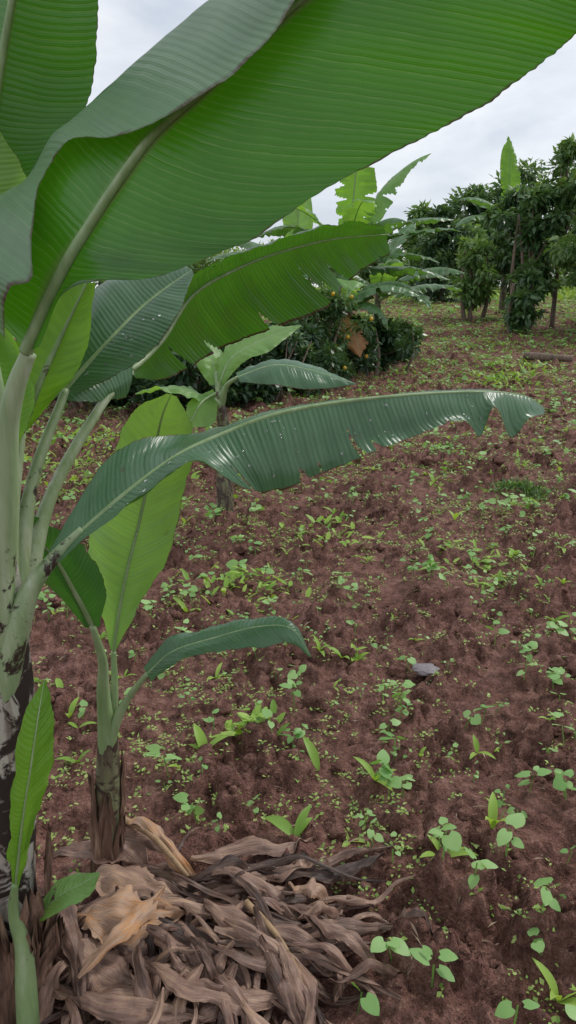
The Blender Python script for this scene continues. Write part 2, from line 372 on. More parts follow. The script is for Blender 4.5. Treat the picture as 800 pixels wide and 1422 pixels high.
# ------------------------------------------------------------------ banana leaves
def catrom(P,t):
    P=np.asarray(P,float); n=len(P)-1; E=np.concatenate([[2*P[0]-P[1]],P,[2*P[-1]-P[-2]]])
    t=np.clip(t,0,1)*n; i=np.minimum(t.astype(int),n-1); f=t-i
    f=f.reshape((-1,)+(1,)*(P.ndim-1)); a,b,c,d=E[i],E[i+1],E[i+2],E[i+3]
    return .5*((2*b)+(c-a)*f+(2*a-5*b+4*c-d)*f*f+(3*b-a-3*c+d)*f**3)
def leaf(name,rows,mat,parent,flip=False,nv=160,nu=14,rib=.009,wave=.004,bulge=.10,tears=0,unit=.001,seed=0,ribmat=None,tw=.004,drops=0,ripple=.06):
    R=np.array(rows,float)*unit
    if R.shape[1]==3:
        L,Mi,Rr=R[:,0],R[:,1],R[:,2]
        al=np.gradient(Mi,axis=0); nn=np.cross(Rr-L,al); nn/=np.linalg.norm(nn,axis=1,keepdims=True)+1e-9
        sg=-1 if flip else 1
        lw=np.linalg.norm(L-Mi,axis=1,keepdims=True); rw=np.linalg.norm(Rr-Mi,axis=1,keepdims=True)
        R=np.stack([L,(L+Mi)/2+sg*nn*lw*bulge,Mi,(Mi+Rr)/2+sg*nn*rw*bulge,Rr],1)
    t=np.linspace(0,1,nv); C=catrom(R,t)
    def quad(a,b,c,s):
        s=s[None,:,None]; a=a[:,None];b=b[:,None];c=c[:,None]
        return a*(2*(s-.5)*(s-1))+b*(-4*s*(s-1))+c*(2*s*(s-.5))
    s=np.linspace(0,1,nu+1)
    A=quad(C[:,0],C[:,1],C[:,2],s); Bq=quad(C[:,2],C[:,3],C[:,4],s)
    G=np.concatenate([A,Bq[:,1:]],1); m=G.shape[1]
    u=np.linspace(-1,1,m)
    mid=C[:,2]; arc=np.concatenate([[0],np.cumsum(np.linalg.norm(np.diff(mid,axis=0),axis=1))])
    dv=np.gradient(G,axis=0); du=np.gradient(G,axis=1); nrm=np.cross(du,dv); nrm/=np.linalg.norm(nrm,axis=2,keepdims=True)+1e-9
    wd=np.linalg.norm(C[:,4]-C[:,2],axis=1)+np.linalg.norm(C[:,0]-C[:,2],axis=1)
    taper=np.clip(wd/ (wd.max()*.5),0,1)
    aa=arc[:,None]-np.abs(u)[None,:]**1.6*.035; sd=np.sign(u)[None,:]*3
    disp=wave*(perlin(aa/.06+sd,np.abs(u)[None,:]*.8+seed,81)*1.2*np.abs(u)[None,:]**.8+ 1.2*perlin(aa/.15+sd,np.abs(u)[None,:]*2+seed,82)*np.abs(u)[None,:]+1.6*perlin(aa/.09+sd,0*aa+seed,84)*np.abs(u)[None,:]**4)
    disp+=wave*ripple*np.sin(aa*2*math.pi/.022+2*perlin(aa/.1,0*aa,85))*np.minimum(np.abs(u)*3,1)[None,:]
    G=G+nrm*(disp*taper[:,None])[...,None]
    rg=.007*perlin(arc[:,None]/.035+sd,0*aa+seed,83)+.004*perlin(arc[:,None]/.011+sd,0*aa+seed,86)
    G=G+du*((np.abs(u)[None,:]>.97)*np.sign(u)[None,:]*rg*taper[:,None]/ (np.linalg.norm(du,axis=2)+1e-9))[...,None]
    V=G.reshape(-1,3); i=np.arange(nv*m).reshape(nv,m)
    F=np.stack([i[:-1,:-1],i[:-1,1:],i[1:,1:],i[1:,:-1]],-1)
    keep=np.ones(F.shape[:2],bool)
    if tears:
        rs=np.random.default_rng(100+seed); fu=(u[:-1]+u[1:])/2; L=arc[-1]; fa=(arc[:-1]+arc[1:])/2
        for _ in range(tears):
            v0=rs.uniform(.12,.97)*L; side=rs.choice([-1,1]); dep=rs.uniform(.25,.9); w0=rs.uniform(.6,3)*tw
            a2=fa[:,None]-np.abs(fu)[None,:]**1.6*.05
            k=(np.sign(fu)[None,:]==side)&(np.abs(fu)[None,:]>dep)&(np.abs(a2-v0)<w0*(np.abs(fu)[None,:]-dep)/(1-dep)+.0005)
            keep&=~k
    F=F[keep]
    if flip: F=F[:,::-1]
    uv=np.stack([np.repeat(((u+1)/2)[None,:],nv,0),np.repeat(arc[:,None],m,1)],-1).reshape(-1,2)
    o=new_mesh(name,V,np.ascontiguousarray(F),parent,mat,uv=uv)
    nm=nrm*(-1 if flip else 1)
    if rib:
        rr=rib*(1-.85*t)
        tube(name+'_midrib',mid-nm[:,nu]*rr[:,None]*.55,rr,ribmat or M_pet,parent,raw=True,seg=8)
    if drops:
        rs=np.random.default_rng(7+seed); ii=(rs.normal(.42,.16,drops).clip(.1,.9)*nv).astype(int); jj=(nu+2+rs.random(drops)*(nu-4)).astype(int)
        P=G[ii,jj]+rs.normal(0,.001,(drops,3)); nn=nm[ii,jj]; q=IV*np.array([1,1,.45])
        T=dv[ii,jj]; VV,FF=inst(q,IF,P+nn*.0004,T,rs.uniform(.002,.007,drops),up=nn); new_mesh(name+'_water_drops',VV,FF,parent,M_drop)
    return o
def tube(name,P,r,mat,parent,raw=False,n=40,seg=14,bump=0,squash=1.,seed=0):
    P=np.asarray(P,float); 
    if not raw:
        t=np.linspace(0,1,n); r=np.interp(t,np.linspace(0,1,len(r)),r); P=catrom(P,t)
    n=len(P); T=np.gradient(P,axis=0); T/=np.linalg.norm(T,axis=1,keepdims=True)+1e-12
    ref=np.array([0,1.,0]) if abs(T[:,1]).mean()<.8 else np.array([1.,0,0])
    b=np.cross(T,ref); b/=np.linalg.norm(b,axis=1,keepdims=True)+1e-9; c=np.cross(T,b)
    a=np.linspace(0,2*math.pi,seg,endpoint=False)
    rr=np.asarray(r)[:,None]*np.ones((1,seg))
    if bump:
        zz=np.linspace(0,np.linalg.norm(np.diff(P,axis=0),axis=1).sum(),n)[:,None]
        rr=rr*(1+bump*perlin(np.cos(a)[None,:]*1.3+zz*3+seed,np.sin(a)[None,:]*1.3+zz*2.1,90)+bump*.6*perlin(np.cos(a)[None,:]*4+seed,np.sin(a)[None,:]*4+zz*4,91))
    V=P[:,None,:]+rr[...,None]*(np.cos(a)[None,:,None]*b[:,None,:]+squash*np.sin(a)[None,:,None]*c[:,None,:])
    i=np.arange(n*seg).reshape(n,seg); j=np.roll(i,-1,1)
    F=np.stack([i[:-1],j[:-1],j[1:],i[1:]],-1).reshape(-1,4).tolist()+[i[0].tolist()[::-1],i[-1].tolist()]
    return new_mesh(name,V.reshape(-1,3),F,parent,mat)
A=[[(-450,1200,1425),(-491,1270,1455),(-419,1220,1401),(-403,1200,1408),(-388,1180,1413)],
[(-411,1130,1499),(-548,1300,1570),(-371,1200,1479),(-350,1170,1485),(-327,1150,1501)],
[(-367,1120,1516),(-518,1330,1628),(-342,1190,1522),(-294,1130,1513),(-253,1090,1513)],
[(-371,1150,1581),(-464,1340,1660),(-320,1180,1551),(-257,1110,1530),(-192,1060,1514)],
[(-394,1270,1652),(-430,1340,1673),(-295,1175,1583),(-212,1100,1549),(-130,1040,1530)],
[(-337,1250,1714),(-375,1330,1737),(-250,1160,1636),(-147,1080,1586),(-51,1020,1558)],
[(-217,1120,1703),(-313,1330,1791),(-186,1140,1703),(-66,1060,1645),(45,1000,1619)],
[(-109,1070,1741),(-228,1330,1855),(-122,1120,1747),(9,1040,1697),(139,980,1663)],
[(-43,1050,1784),(-152,1330,1909),(-57,1100,1793),(79,1020,1741),(210,960,1693)],
[(7,1030,1828),(-75,1280,1946),(9,1080,1840),(143,990,1782),(272,940,1733)],
[(60,1040,1895),(0,1180,1983),(87,1050,1884),(209,960,1817),(317,920,1768)],
[(161,1000,1950),(135,1050,1987),(195,1000,1923),(268,930,1861),(346,900,1810)],
[(318,900,1890),(316,905,1891),(324,890,1885),(330,885,1878),(336,880,1872)]]
Bl=[[(-661,1550,1528),(-586,1500,1514),(-554,1500,1540)],[(-745,1600,1706),(-566,1500,1681),(-474,1500,1679)],[(-704,1600,1897),(-519,1500,1860),(-369,1500,1813)],[(-656,1600,2040),(-472,1480,1988),(-325,1450,1935)],[(-623,1600,2188),(-424,1450,2113),(-298,1400,2053)],[(-468,1500,2295),(-377,1400,2235),(-308,1350,2200)]]
Cl=[[(-605,1400,1464),(-580,1400,1450),(-561,1420,1463)],[(-678,1400,1585),(-577,1400,1573),(-478,1420,1612)],[(-674,1400,1703),(-575,1400,1692),(-456,1420,1678)],[(-657,1400,1815),(-585,1400,1804),(-500,1420,1761)],[(-632,1400,1900),(-608,1400,1900),(-583,1420,1883)]]
Fl=[[(-521,1400,1237),(-510,1400,1237),(-499,1400,1240)],[(-545,1450,1340),(-469,1430,1336),(-414,1420,1333)],[(-508,1500,1461),(-432,1470,1422),(-380,1450,1409)],[(-410,1520,1512),(-388,1500,1512),(-373,1500,1512)]]
F2=[[(-512,1300,1204),(-505,1300,1204),(-498,1300,1204)],[(-589,1350,1326),(-507,1320,1317),(-456,1330,1302)],[(-622,1400,1438),(-530,1360,1414),(-481,1360,1390)],[(-577,1400,1476),(-543,1380,1477),(-524,1380,1470)]]
Gl=[[(-461,1500,1323),(-448,1500,1306),(-430,1500,1294)],[(-440,1600,1444),(-369,1550,1396),(-306,1520,1357)],[(-395,1700,1519),(-298,1630,1472),(-239,1580,1430)],[(-230,1750,1546),(-213,1720,1540),(-206,1700,1531)]]
G2=[[(-514,1550,1270),(-511,1550,1282),(-513,1550,1293)],[(-486,1600,1324),(-458,1580,1307),(-460,1550,1275)],[(-427,1650,1342),(-414,1620,1314),(-405,1600,1266)],[(-349,1700,1364),(-352,1700,1337),(-369,1680,1263)]]
Hl=[[(-372,1750,1341),(-361,1720,1319),(-342,1700,1301)],[(-318,1800,1437),(-308,1850,1383),(-308,1970,1277)],[(-237,1850,1520),(-240,1950,1488),(-203,2120,1328)],[(-124,1920,1581),(-123,2050,1557),(-43,2220,1389)],[(0,2020,1632),(0,2150,1603),(116,2300,1444)],[(133,2150,1666),(137,2270,1638),(199,2380,1534)],[(290,2380,1683),(305,2420,1660),(321,2440,1607)]]
Jl=[[(-436,1270,1043),(-431,1260,1039),(-421,1250,1036),(-416,1245,1033),(-410,1240,1030)],
[(-392,1300,1116),(-384,1290,1098),(-371,1270,1083),(-357,1250,1086),(-343,1240,1093)],
[(-329,1380,1202),(-311,1350,1172),(-289,1300,1150),(-270,1270,1144),(-253,1250,1150)],
[(-234,1480,1213),(-222,1420,1207),(-208,1350,1203),(-184,1300,1202),(-167,1270,1204)],
[(-142,1600,1199),(-140,1500,1227),(-138,1400,1230),(-115,1360,1190),(-85,1360,1137)],
[(-16,1680,1201),(-23,1570,1252),(-28,1450,1264),(-14,1410,1193),(-17,1400,1123)],
[(135,1720,1220),(118,1610,1265),(102,1500,1281),(113,1470,1216),(109,1450,1161)],
[(288,1740,1241),(264,1650,1277),(241,1550,1288),(246,1520,1242),(246,1500,1205)],
[(417,1750,1248),(394,1680,1280),(372,1600,1288),(368,1570,1254),(365,1550,1233)],
[(459,1760,1247),(434,1690,1279),(409,1610,1287),(406,1580,1247),(410,1560,1197)],
[(497,1760,1247),(475,1700,1276),(451,1630,1284),(444,1600,1268),(441,1580,1255)],
[(534,1760,1245),(518,1710,1269),(497,1650,1277),(488,1610,1238),(490,1600,1186)],
[(572,1750,1239),(561,1720,1257),(545,1670,1264),(538,1640,1246),(535,1620,1228)],
[(587,1710,1235),(588,1700,1236),(588,1690,1238),(584,1680,1232),(580,1670,1227)]]
Kl=[[(-455,1520,769),(-441,1520,775),(-425,1520,771)],[(-522,1500,882),(-456,1480,859),(-400,1500,882)],[(-558,1470,930),(-482,1450,953),(-431,1470,981)],[(-543,1440,1012),(-511,1420,1019),(-483,1430,1042)],[(-527,1400,1075),(-525,1400,1076),(-523,1400,1077)]]
Ll=[[(-430,1620,664),(-423,1620,658),(-416,1620,664)],[(-454,1650,766),(-405,1630,757),(-363,1650,762)],[(-487,1690,881),(-382,1650,860),(-297,1680,863)],[(-460,1710,1004),(-349,1670,979),(-259,1700,998)],[(-401,1710,1153),(-315,1680,1117),(-225,1700,1112)],[(-341,1680,1240),(-285,1660,1221),(-223,1680,1206)],[(-268,1640,1278),(-258,1640,1277),(-246,1640,1272)]]
Ml=[[(-339,1560,645),(-329,1550,637),(-320,1540,624)],[(-280,1580,710),(-266,1540,699),(-237,1510,695)],[(-177,1580,745),(-164,1530,740),(-154,1500,720)],[(-75,1570,772),(-65,1520,772),(-56,1490,736)],[(5,1540,776),(8,1510,771),(3,1490,746)],[(52,1500,710),(52,1500,707),(50,1500,705)]]
Nl=[[(-527,1150,404),(-523,1150,400),(-517,1150,402)],[(-521,1150,536),(-484,1120,561),(-456,1120,577)],[(-499,1150,662),(-452,1110,691),(-417,1120,699)],[(-473,1150,767),(-433,1120,786),(-407,1130,791)],[(-424,1140,851),(-421,1140,853),(-418,1140,851)]]
Ol=[[(-528,1200,266),(-526,1200,259),(-522,1200,254)],[(-484,1240,317),(-472,1220,308),(-451,1190,306)],[(-433,1260,333),(-419,1240,328),(-406,1220,312)],[(-392,1260,339),(-391,1250,338),(-389,1250,336)]]
bp=empty('banana_plant')
tube('pseudostem',[(-.656,1.25,-.13),(-.625,1.25,.15),(-.606,1.25,.364),(-.575,1.25,.60),(-.555,1.25,.78),(-.535,1.25,.93),(-.522,1.25,1.08)],[.098,.088,.082,.078,.070,.050,.026],M_stem,bp,n=90,seg=40,bump=.12)
leaf('leaf_overhead',A,M_big,bp,flip=True,nv=420,nu=26,rib=.0115,wave=.0045,ripple=.02)
tube('petiole_overhead',[(-.556,1.245,.55),(-.548,1.24,.74),(-.532,1.225,.90),(-.514,1.225,1.015),(-.488,1.225,1.14),(-.470,1.225,1.269),(-.447,1.22,1.343),(-.419,1.22,1.401)],[.052,.048,.038,.029,.022,.018,.0155,.0125],M_petA,bp,n=70,seg=24,bump=.06)
leaf('leaf_upright',Bl,M_dark,bp,flip=True,nv=260,rib=.012)
tube('petiole_upright',[(-.545,1.29,.75),(-.56,1.36,1.1),(-.58,1.45,1.35),(-.586,1.5,1.514)],[.04,.026,.018,.014],M_petA,bp,seg=20)
leaf('leaf_edge',Cl,M_pale,bp,flip=True,nv=180)
tube('petiole_edge',[(-.545,1.27,.75),(-.56,1.33,1.15),(-.575,1.38,1.35),(-.58,1.4,1.45)],[.035,.02,.015,.011],M_petA,bp,seg=20)
leaf('leaf_lime',Fl,M_lime,bp,flip=True,nv=140)
tube('petiole_lime',[(-.535,1.28,.85),(-.525,1.34,1.08),(-.51,1.4,1.237)],[.024,.014,.008],M_petA,bp)
leaf('leaf_short',F2,M_lime,bp,flip=True,nv=140)
leaf('leaf_shining',Gl,M_blue,bp,flip=False,nv=180,wave=.006,drops=50,ripple=.02,tears=2,tw=.002)
tube('petiole_shining',[(-.535,1.3,.85),(-.505,1.4,1.12),(-.448,1.5,1.306)],[.026,.013,.008],M_petA,bp)
leaf('leaf_folded',G2,M_blue,bp,flip=False,nv=100,rib=0)
leaf('leaf_reaching',Hl,M_reach,bp,flip=True,nv=340,nu=20,rib=.007,wave=.009,tears=14,tw=.007,seed=2)
tube('petiole_reaching',[(-.53,1.31,.85),(-.49,1.45,1.08),(-.41,1.6,1.25),(-.361,1.72,1.319)],[.026,.014,.010,.008],M_petA,bp)
leaf('leaf_drooping',Jl,M_blue,bp,flip=False,nv=420,nu=22,rib=.007,wave=.009,tears=9,tw=.004,drops=110,ripple=.05,seed=4)
tube('petiole_drooping',[(-.560,1.25,.58),(-.548,1.235,.74),(-.525,1.225,.84),(-.492,1.225,.915),(-.462,1.235,.984),(-.421,1.25,1.036),(-.371,1.27,1.083)],[.052,.046,.036,.025,.017,.012,.008],M_petA,bp,n=60,seg=24,bump=.06)
leaf('leaf_shoot',Nl,M_lime,bp,flip=False,nv=140,rib=.004,wave=.008)
tube('stalk_shoot',[(-.539,1.15,-.03),(-.532,1.16,.15),(-.53,1.165,.24),(-.537,1.16,.33),(-.523,1.15,.41)],[.024,.021,.017,.011,.006],M_pet,bp,bump=.08)
leaf('leaf_small_shoot',Ol,M_pale,bp,flip=False,nv=90,rib=.003,wave=.006)
tube('stalk_small_shoot',[(-.532,1.165,.2),(-.53,1.19,.235),(-.526,1.2,.26)],[.01,.007,.004],M_pet,bp)
def sheath(name,cx,cy,z0,z1,r0,r1,a0,a1,lean,parent,mat=M_sheath,seed=0,flare=.0):
    nz,na=40,16; t=np.linspace(0,1,nz)[:,None]; a=np.linspace(0,1,na)[None,:]
    ang=a0+(a1-a0)*(.5+(a-.5)*(1-.75*t**2)); z=z0+(z1-z0)*t+0*a
    r=(r0+(r1-r0)*t)+flare*t**3+.012*perlin(a*4+seed,t*5,95)+.008*perlin(a*12+seed,t*3,96)
    X=cx+lean*(z-z0)+r*np.cos(ang); Y=cy+r*np.sin(ang)
    z=z+.04*perlin(a*6+seed,np.zeros_like(t),97)*t*3
    V=np.stack([X,Y+0*z,z],-1).reshape(-1,3); i=np.arange(nz*na).reshape(nz,na)
    F=np.stack([i[:-1,:-1],i[:-1,1:],i[1:,1:],i[1:,:-1]],-1).reshape(-1,4)
    return new_mesh(name,V,F,parent,mat)
for k,(z1,a0,a1,fl) in enumerate([(.36,-2.2,-.7,.0),(.34,-1.3,.1,.03),(.42,-.4,.9,.01),(.28,-1.9,-.5,.02),(.50,-2.9,-1.7,0),(.22,-.9,.5,.05),(.40,-3.6,-2.4,.02),(.30,-.6,.3,.035),(.26,-1.1,-.2,.04)]):
    sheath('dry_sheath_%d'%k,-.642,1.25,-.06,z1,.104+.008*(k%3),.094,a0,a1,.10,bp,seed=k*3.3,flare=fl)
# ---- sucker plant
sp=empty('banana_sucker')
tube('pseudostem',[(-.484,1.6,-.06),(-.470,1.6,.14),(-.459,1.6,.27),(-.450,1.6,.40),(-.444,1.6,.49)],[.037,.036,.032,.026,.021],M_stem2,sp,n=50,seg=22,bump=.14,seed=4)
tube('petiole_left',[(-.455,1.6,.36),(-.448,1.59,.48),(-.446,1.583,.572),(-.435,1.56,.665),(-.441,1.52,.775)],[.024,.020,.016,.011,.007],M_pet,sp)
leaf('leaf_left',Kl,M_dark,sp,flip=False,nv=140)
tube('petiole_upright',[(-.444,1.61,.45),(-.426,1.61,.554),(-.423,1.62,.657)],[.016,.010,.006],M_pet,sp)
leaf('leaf_upright',Ll,M_pale,sp,flip=False,nv=260,nu=16,rib=.005,wave=.008)
tube('petiole_right',[(-.455,1.6,.38),(-.432,1.59,.46),(-.388,1.58,.55),(-.329,1.55,.637)],[.022,.015,.009,.006],M_pet,sp)
leaf('leaf_right',Ml,M_blue,sp,flip=False,nv=160,rib=.004,wave=.006)
for k,(z1,a0,a1,fl) in enumerate([(.28,-2.4,-.4,.0),(.20,-1.4,.6,.008),(.32,-3.4,-1.7,.002),(.36,-.5,.9,.004)]):
    sheath('dry_sheath_%d'%k,-.484,1.6,-.05,z1,.043,.036,a0,a1,.07,sp,seed=20+k*3.3,flare=fl)
# ---- young banana in the middle distance
yp=empty('banana_plant')
tube('pseudostem',[(-.439,4.95,-.1),(-.437,4.97,.2),(-.435,5,.40),(-.442,5,.64),(-.47,5,.84)],[.062,.058,.05,.04,.02],M_stem2,yp,n=40,seg=18,bump=.1)
leaf('leaf_grey',[[(-343,4950,965),(-330,4900,946),(-310,4850,918)],[(-105,5000,1045),(-93,4850,1027),(-83,4750,911)],[(144,5000,1012),(149,4850,996),(166,4750,883)],[(440,4800,916),(441,4800,914),(442,4800,910)]],M_blue,yp,nv=160,rib=.01,wave=.012)
leaf('leaf_bright',[[(-473,5000,930),(-459,5000,900),(-440,5000,876)],[(-432,5150,1119),(-377,5050,1060),(-297,5000,1030)],[(-231,5300,1227),(-186,5150,1165),(-116,5050,1106)],[(88,5300,1260),(90,5300,1256),(92,5300,1250)]],M_pale,yp,nv=160,rib=.01,wave=.012)
leaf('leaf_left',[[(-504,5000,855),(-485,5000,826),(-472,5000,796)],[(-659,4900,780),(-572,4850,777),(-485,4800,655)],[(-652,4750,650),(-644,4750,645),(-630,4750,640)]],M_pale,yp,nv=120,rib=.01)
tube('petiole_1',[(-.45,5,.75),(-.41,4.95,.88),(-.33,4.9,.946)],[.025,.018,.011],M_pet,yp)
tube('petiole_2',[(-.47,5,.78),(-.462,5,.9)],[.025,.014],M_pet,yp)
def gen_leaf(name,base,az,el,L,W,droop,parent,mat,fold=.35,tears=6,seed=0,nv=70,pet=.18):
    az=math.radians(az); el=math.radians(el); n=9; mids=[np.array(base,float)]; ds=[]
    for i in range(n):
        e=el-math.radians(droop)*(i/(n-1))**1.4; d=np.array([math.cos(az)*math.cos(e),math.sin(az)*math.cos(e),math.sin(e)]); ds.append(d); mids.append(mids[-1]+d*L/n)
    ds.append(ds[-1]); side=np.array([math.sin(az),-math.cos(az),0]); rows=[]
    for i,(p,d) in enumerate(zip(mids,ds)):
        t=i/n
        if t<pet*.6: continue
        w=W*.5*max(0.02,math.sin(math.pi*min(1,(t-pet*.6)/(1-pet*.6)*.93+.07))**.55) if i<n else .01
        up=np.cross(side,d); 
        if up[2]<0: up=-up
        f=fold+.15*math.sin(seed+i); g=fold+.25*math.sin(seed*2+i*.8)
        rows.append([p-side*w*math.cos(f)-up*w*math.sin(f),p,p+side*w*math.cos(g)-up*w*math.sin(g)])
    leaf(name,rows,mat,parent,flip=False,nv=nv,nu=9,rib=.013*L/2,wave=.035,tears=tears,unit=1.,seed=seed,tw=.025,ripple=0)
    tube(name+'_petiole',mids[:3],[.035,.028,.018],M_pet,parent,n=8,seg=8)
gen_leaf('leaf_back',(-.45,5,.8),120,65,.8,.26,60,yp,M_pale,seed=3)
gen_leaf('leaf_side',(-.45,5,.75),190,30,.6,.22,50,yp,M_pale,seed=4)
def banana(x,y,H,leaves,seed,r=.11,lean=0):
    e=empty('banana_plant'); z=float(macro(x,y)); rs=random.Random(seed)
    tube('pseudostem',[(x,y,z-.1),(x+lean*.3,y,z+H*.5),(x+lean,y,z+H)],[r,r*.85,r*.5],M_stem2,e,n=20,seg=14,bump=.08)
    for k,(az,el,L,W,dr,m) in enumerate(leaves):
        gen_leaf('leaf_%d'%k,(x+lean,y,z+H-.1-.08*(k%3)),az,el,L,W*1.25,dr,e,m,seed=seed+k,fold=rs.uniform(-.1,.55),tears=rs.randint(5,14))
    return e
banana(1.05,13.5,1.9,[(60,84,2.0,.6,10,M_lime),(20,72,2.5,.5,50,M_pale),(5,48,2.1,.5,55,M_far),(350,30,2.0,.5,40,M_far),(320,15,1.8,.5,35,M_far),(10,8,1.9,.45,30,M_far),(200,40,1.9,.55,70,M_far),(170,60,1.9,.5,60,M_pale),(240,20,1.7,.5,60,M_far),(300,45,1.7,.5,60,M_far),(280,75,1.7,.5,90,M_pale)],11)
banana(.15,14.5,1.7,[(80,80,1.8,.45,20,M_pale),(20,50,1.8,.5,50,M_far),(150,50,1.8,.5,60,M_far),(190,30,1.8,.5,60,M_far),(260,40,1.6,.5,60,M_far),(320,30,1.6,.5,50,M_far)],31)
banana(1.75,15,1.3,[(40,70,1.7,.45,40,M_far),(340,40,1.8,.5,60,M_far),(10,25,1.8,.5,45,M_far),(180,40,1.5,.45,50,M_far),(280,60,1.5,.5,80,M_pale),(310,20,1.4,.5,60,M_far)],41,r=.09)
banana(.75,12.3,1.2,[(40,75,1.6,.45,40,M_far),(340,40,1.5,.45,70,M_far),(10,50,1.6,.5,80,M_far),(180,40,1.5,.45,70,M_far),(280,55,1.3,.5,90,M_pale),(240,35,1.3,.45,80,M_far),(300,-20,1.1,.45,60,M_dead),(330,30,1.2,.4,110,M_far)],43,r=.09)
banana(6.7,24,2.7,[(100,84,2.6,.5,12,M_lime),(170,60,2.0,.55,80,M_far),(200,35,2.1,.55,80,M_far),(260,50,1.9,.5,80,M_far),(320,50,2.0,.5,80,M_far),(20,60,2.0,.5,70,M_far)],51)
banana(-3.2,8.5,1.2,[(90,75,1.6,.45,30,M_far),(20,45,1.7,.45,60,M_far),(160,45,1.6,.45,60,M_far),(290,45,1.5,.45,70,M_far)],81)
# ------------------------------------------------------------------ trees and shrubs
M_fruit=streak_mat('orange_fruit',[(.3,(.55,.26,.02)),(.6,(.65,.42,.03)),(.8,(.35,.40,.05))],(8,8,8),.45,.1)
def tree(name,x,y,H,R,zc0,nleaf,ls,mat,trunks=1,tr=.08,nclump=45,seed=0,fruit=0,dirs_down=.35,tint=0.,cr=(.13,.30)):
    rs=np.random.default_rng(seed); e=empty(name); z=float(macro(x,y)) 
    cl=[]
    for i in range(nclump):
        t=rs.random()**.9; a=rs.random()*6.28; hz=z+zc0+(H-zc0)*t
        prof=R*(math.sin(math.pi*min(.97,t*.78+.2))**.7)*(.7+.5*math.sin(a*2+seed)*math.sin(t*8+seed))
        rr=prof*rs.uniform(.3,1.25)
        cl.append((x+rr*math.cos(a),y+rr*math.sin(a),hz,rs.uniform(*cr)*R*(1.15-.45*t)))
    cl=np.array(cl)
    for k in range(trunks):
        ox=rs.normal(0,.12)*(trunks>1)*2; 
        tube('trunk_%d'%k,[(x+ox,y,z-.1),(x+ox*1.3+rs.normal(0,.08),y,z+H*.35),(x+ox*1.5+rs.normal(0,.12),y,z+H*.85)],[tr,tr*.75,tr*.2],M_bark,e,n=16,seg=10,bump=.15)
    for k in range(min(16,nclump)):
        c=cl[k]; hz=z+max(.15,(c[2]-z)*.55)
        tube('limb_%d'%k,[(x,y,hz),((x+c[0])/2,(y+c[1])/2,(hz+c[2])/2-.03),tuple(c[:3])],[tr*.45,tr*.3,tr*.12],M_bark,e,n=8,seg=6)
    k=rs.integers(0,nclump,nleaf); off=rs.normal(0,1,(nleaf,3)); off/=np.linalg.norm(off,axis=1,keepdims=True); rad=rs.random(nleaf)**.5*rs.uniform(.6,1.35,nleaf)
    P=cl[k,:3]+off*(rad*cl[k,3])[:,None]*np.array([1.25,1.25,.8])
    P[:,2]=np.maximum(P[:,2],z+.03)
    D=off+rs.normal(0,.6,(nleaf,3)); D[:,2]-=dirs_down
    s=ls*rs.uniform(.6,1.3,nleaf)
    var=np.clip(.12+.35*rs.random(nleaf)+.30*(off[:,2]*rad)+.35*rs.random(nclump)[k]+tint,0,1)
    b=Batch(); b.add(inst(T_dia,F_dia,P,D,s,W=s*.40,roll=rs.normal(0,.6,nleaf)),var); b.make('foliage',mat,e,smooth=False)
    if fruit:
        V,F=ico(2); fp=cl[rs.integers(0,nclump,fruit)]; o=rs.normal(0,1,(fruit,3)); o[:,1]=-abs(o[:,1]); o/=np.linalg.norm(o,axis=1,keepdims=True)
        q=fp[:,:3]+o*fp[:,3:4]*1.05
        VV,FF=inst(V,F,q,np.tile([1.,0,0],(fruit,1)),np.full(fruit,.065)); new_mesh('fruit',VV,FF,e,M_fruit)
    return e
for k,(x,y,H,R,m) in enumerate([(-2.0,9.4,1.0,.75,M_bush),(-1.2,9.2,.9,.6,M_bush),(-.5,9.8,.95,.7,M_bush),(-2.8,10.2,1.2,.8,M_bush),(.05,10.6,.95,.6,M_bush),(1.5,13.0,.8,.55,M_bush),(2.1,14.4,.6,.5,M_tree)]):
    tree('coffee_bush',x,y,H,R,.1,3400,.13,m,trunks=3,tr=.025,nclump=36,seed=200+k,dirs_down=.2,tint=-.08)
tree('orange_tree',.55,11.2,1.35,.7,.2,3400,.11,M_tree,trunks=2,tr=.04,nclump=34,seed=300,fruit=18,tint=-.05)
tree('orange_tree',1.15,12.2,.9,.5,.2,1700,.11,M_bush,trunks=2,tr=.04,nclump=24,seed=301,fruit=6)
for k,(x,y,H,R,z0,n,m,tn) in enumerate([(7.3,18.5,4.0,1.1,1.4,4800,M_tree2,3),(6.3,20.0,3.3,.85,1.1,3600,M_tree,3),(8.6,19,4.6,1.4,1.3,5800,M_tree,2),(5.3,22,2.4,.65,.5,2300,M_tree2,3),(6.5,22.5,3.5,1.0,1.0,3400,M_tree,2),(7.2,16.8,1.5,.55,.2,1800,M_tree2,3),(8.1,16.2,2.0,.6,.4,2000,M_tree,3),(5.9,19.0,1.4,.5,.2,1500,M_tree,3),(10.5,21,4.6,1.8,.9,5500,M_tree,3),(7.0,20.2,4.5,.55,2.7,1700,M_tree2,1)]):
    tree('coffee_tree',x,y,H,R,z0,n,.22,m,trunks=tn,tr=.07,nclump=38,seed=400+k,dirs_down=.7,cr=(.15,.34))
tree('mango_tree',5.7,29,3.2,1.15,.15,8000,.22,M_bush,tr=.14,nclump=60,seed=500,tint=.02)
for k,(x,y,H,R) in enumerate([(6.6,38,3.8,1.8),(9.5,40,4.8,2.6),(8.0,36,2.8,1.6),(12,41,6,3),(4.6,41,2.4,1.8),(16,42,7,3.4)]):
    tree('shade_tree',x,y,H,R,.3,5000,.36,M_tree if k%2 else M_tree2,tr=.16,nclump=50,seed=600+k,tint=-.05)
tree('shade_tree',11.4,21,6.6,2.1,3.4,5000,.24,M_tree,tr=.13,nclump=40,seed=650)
rs=np.random.default_rng(9); n=42000; b=Batch()
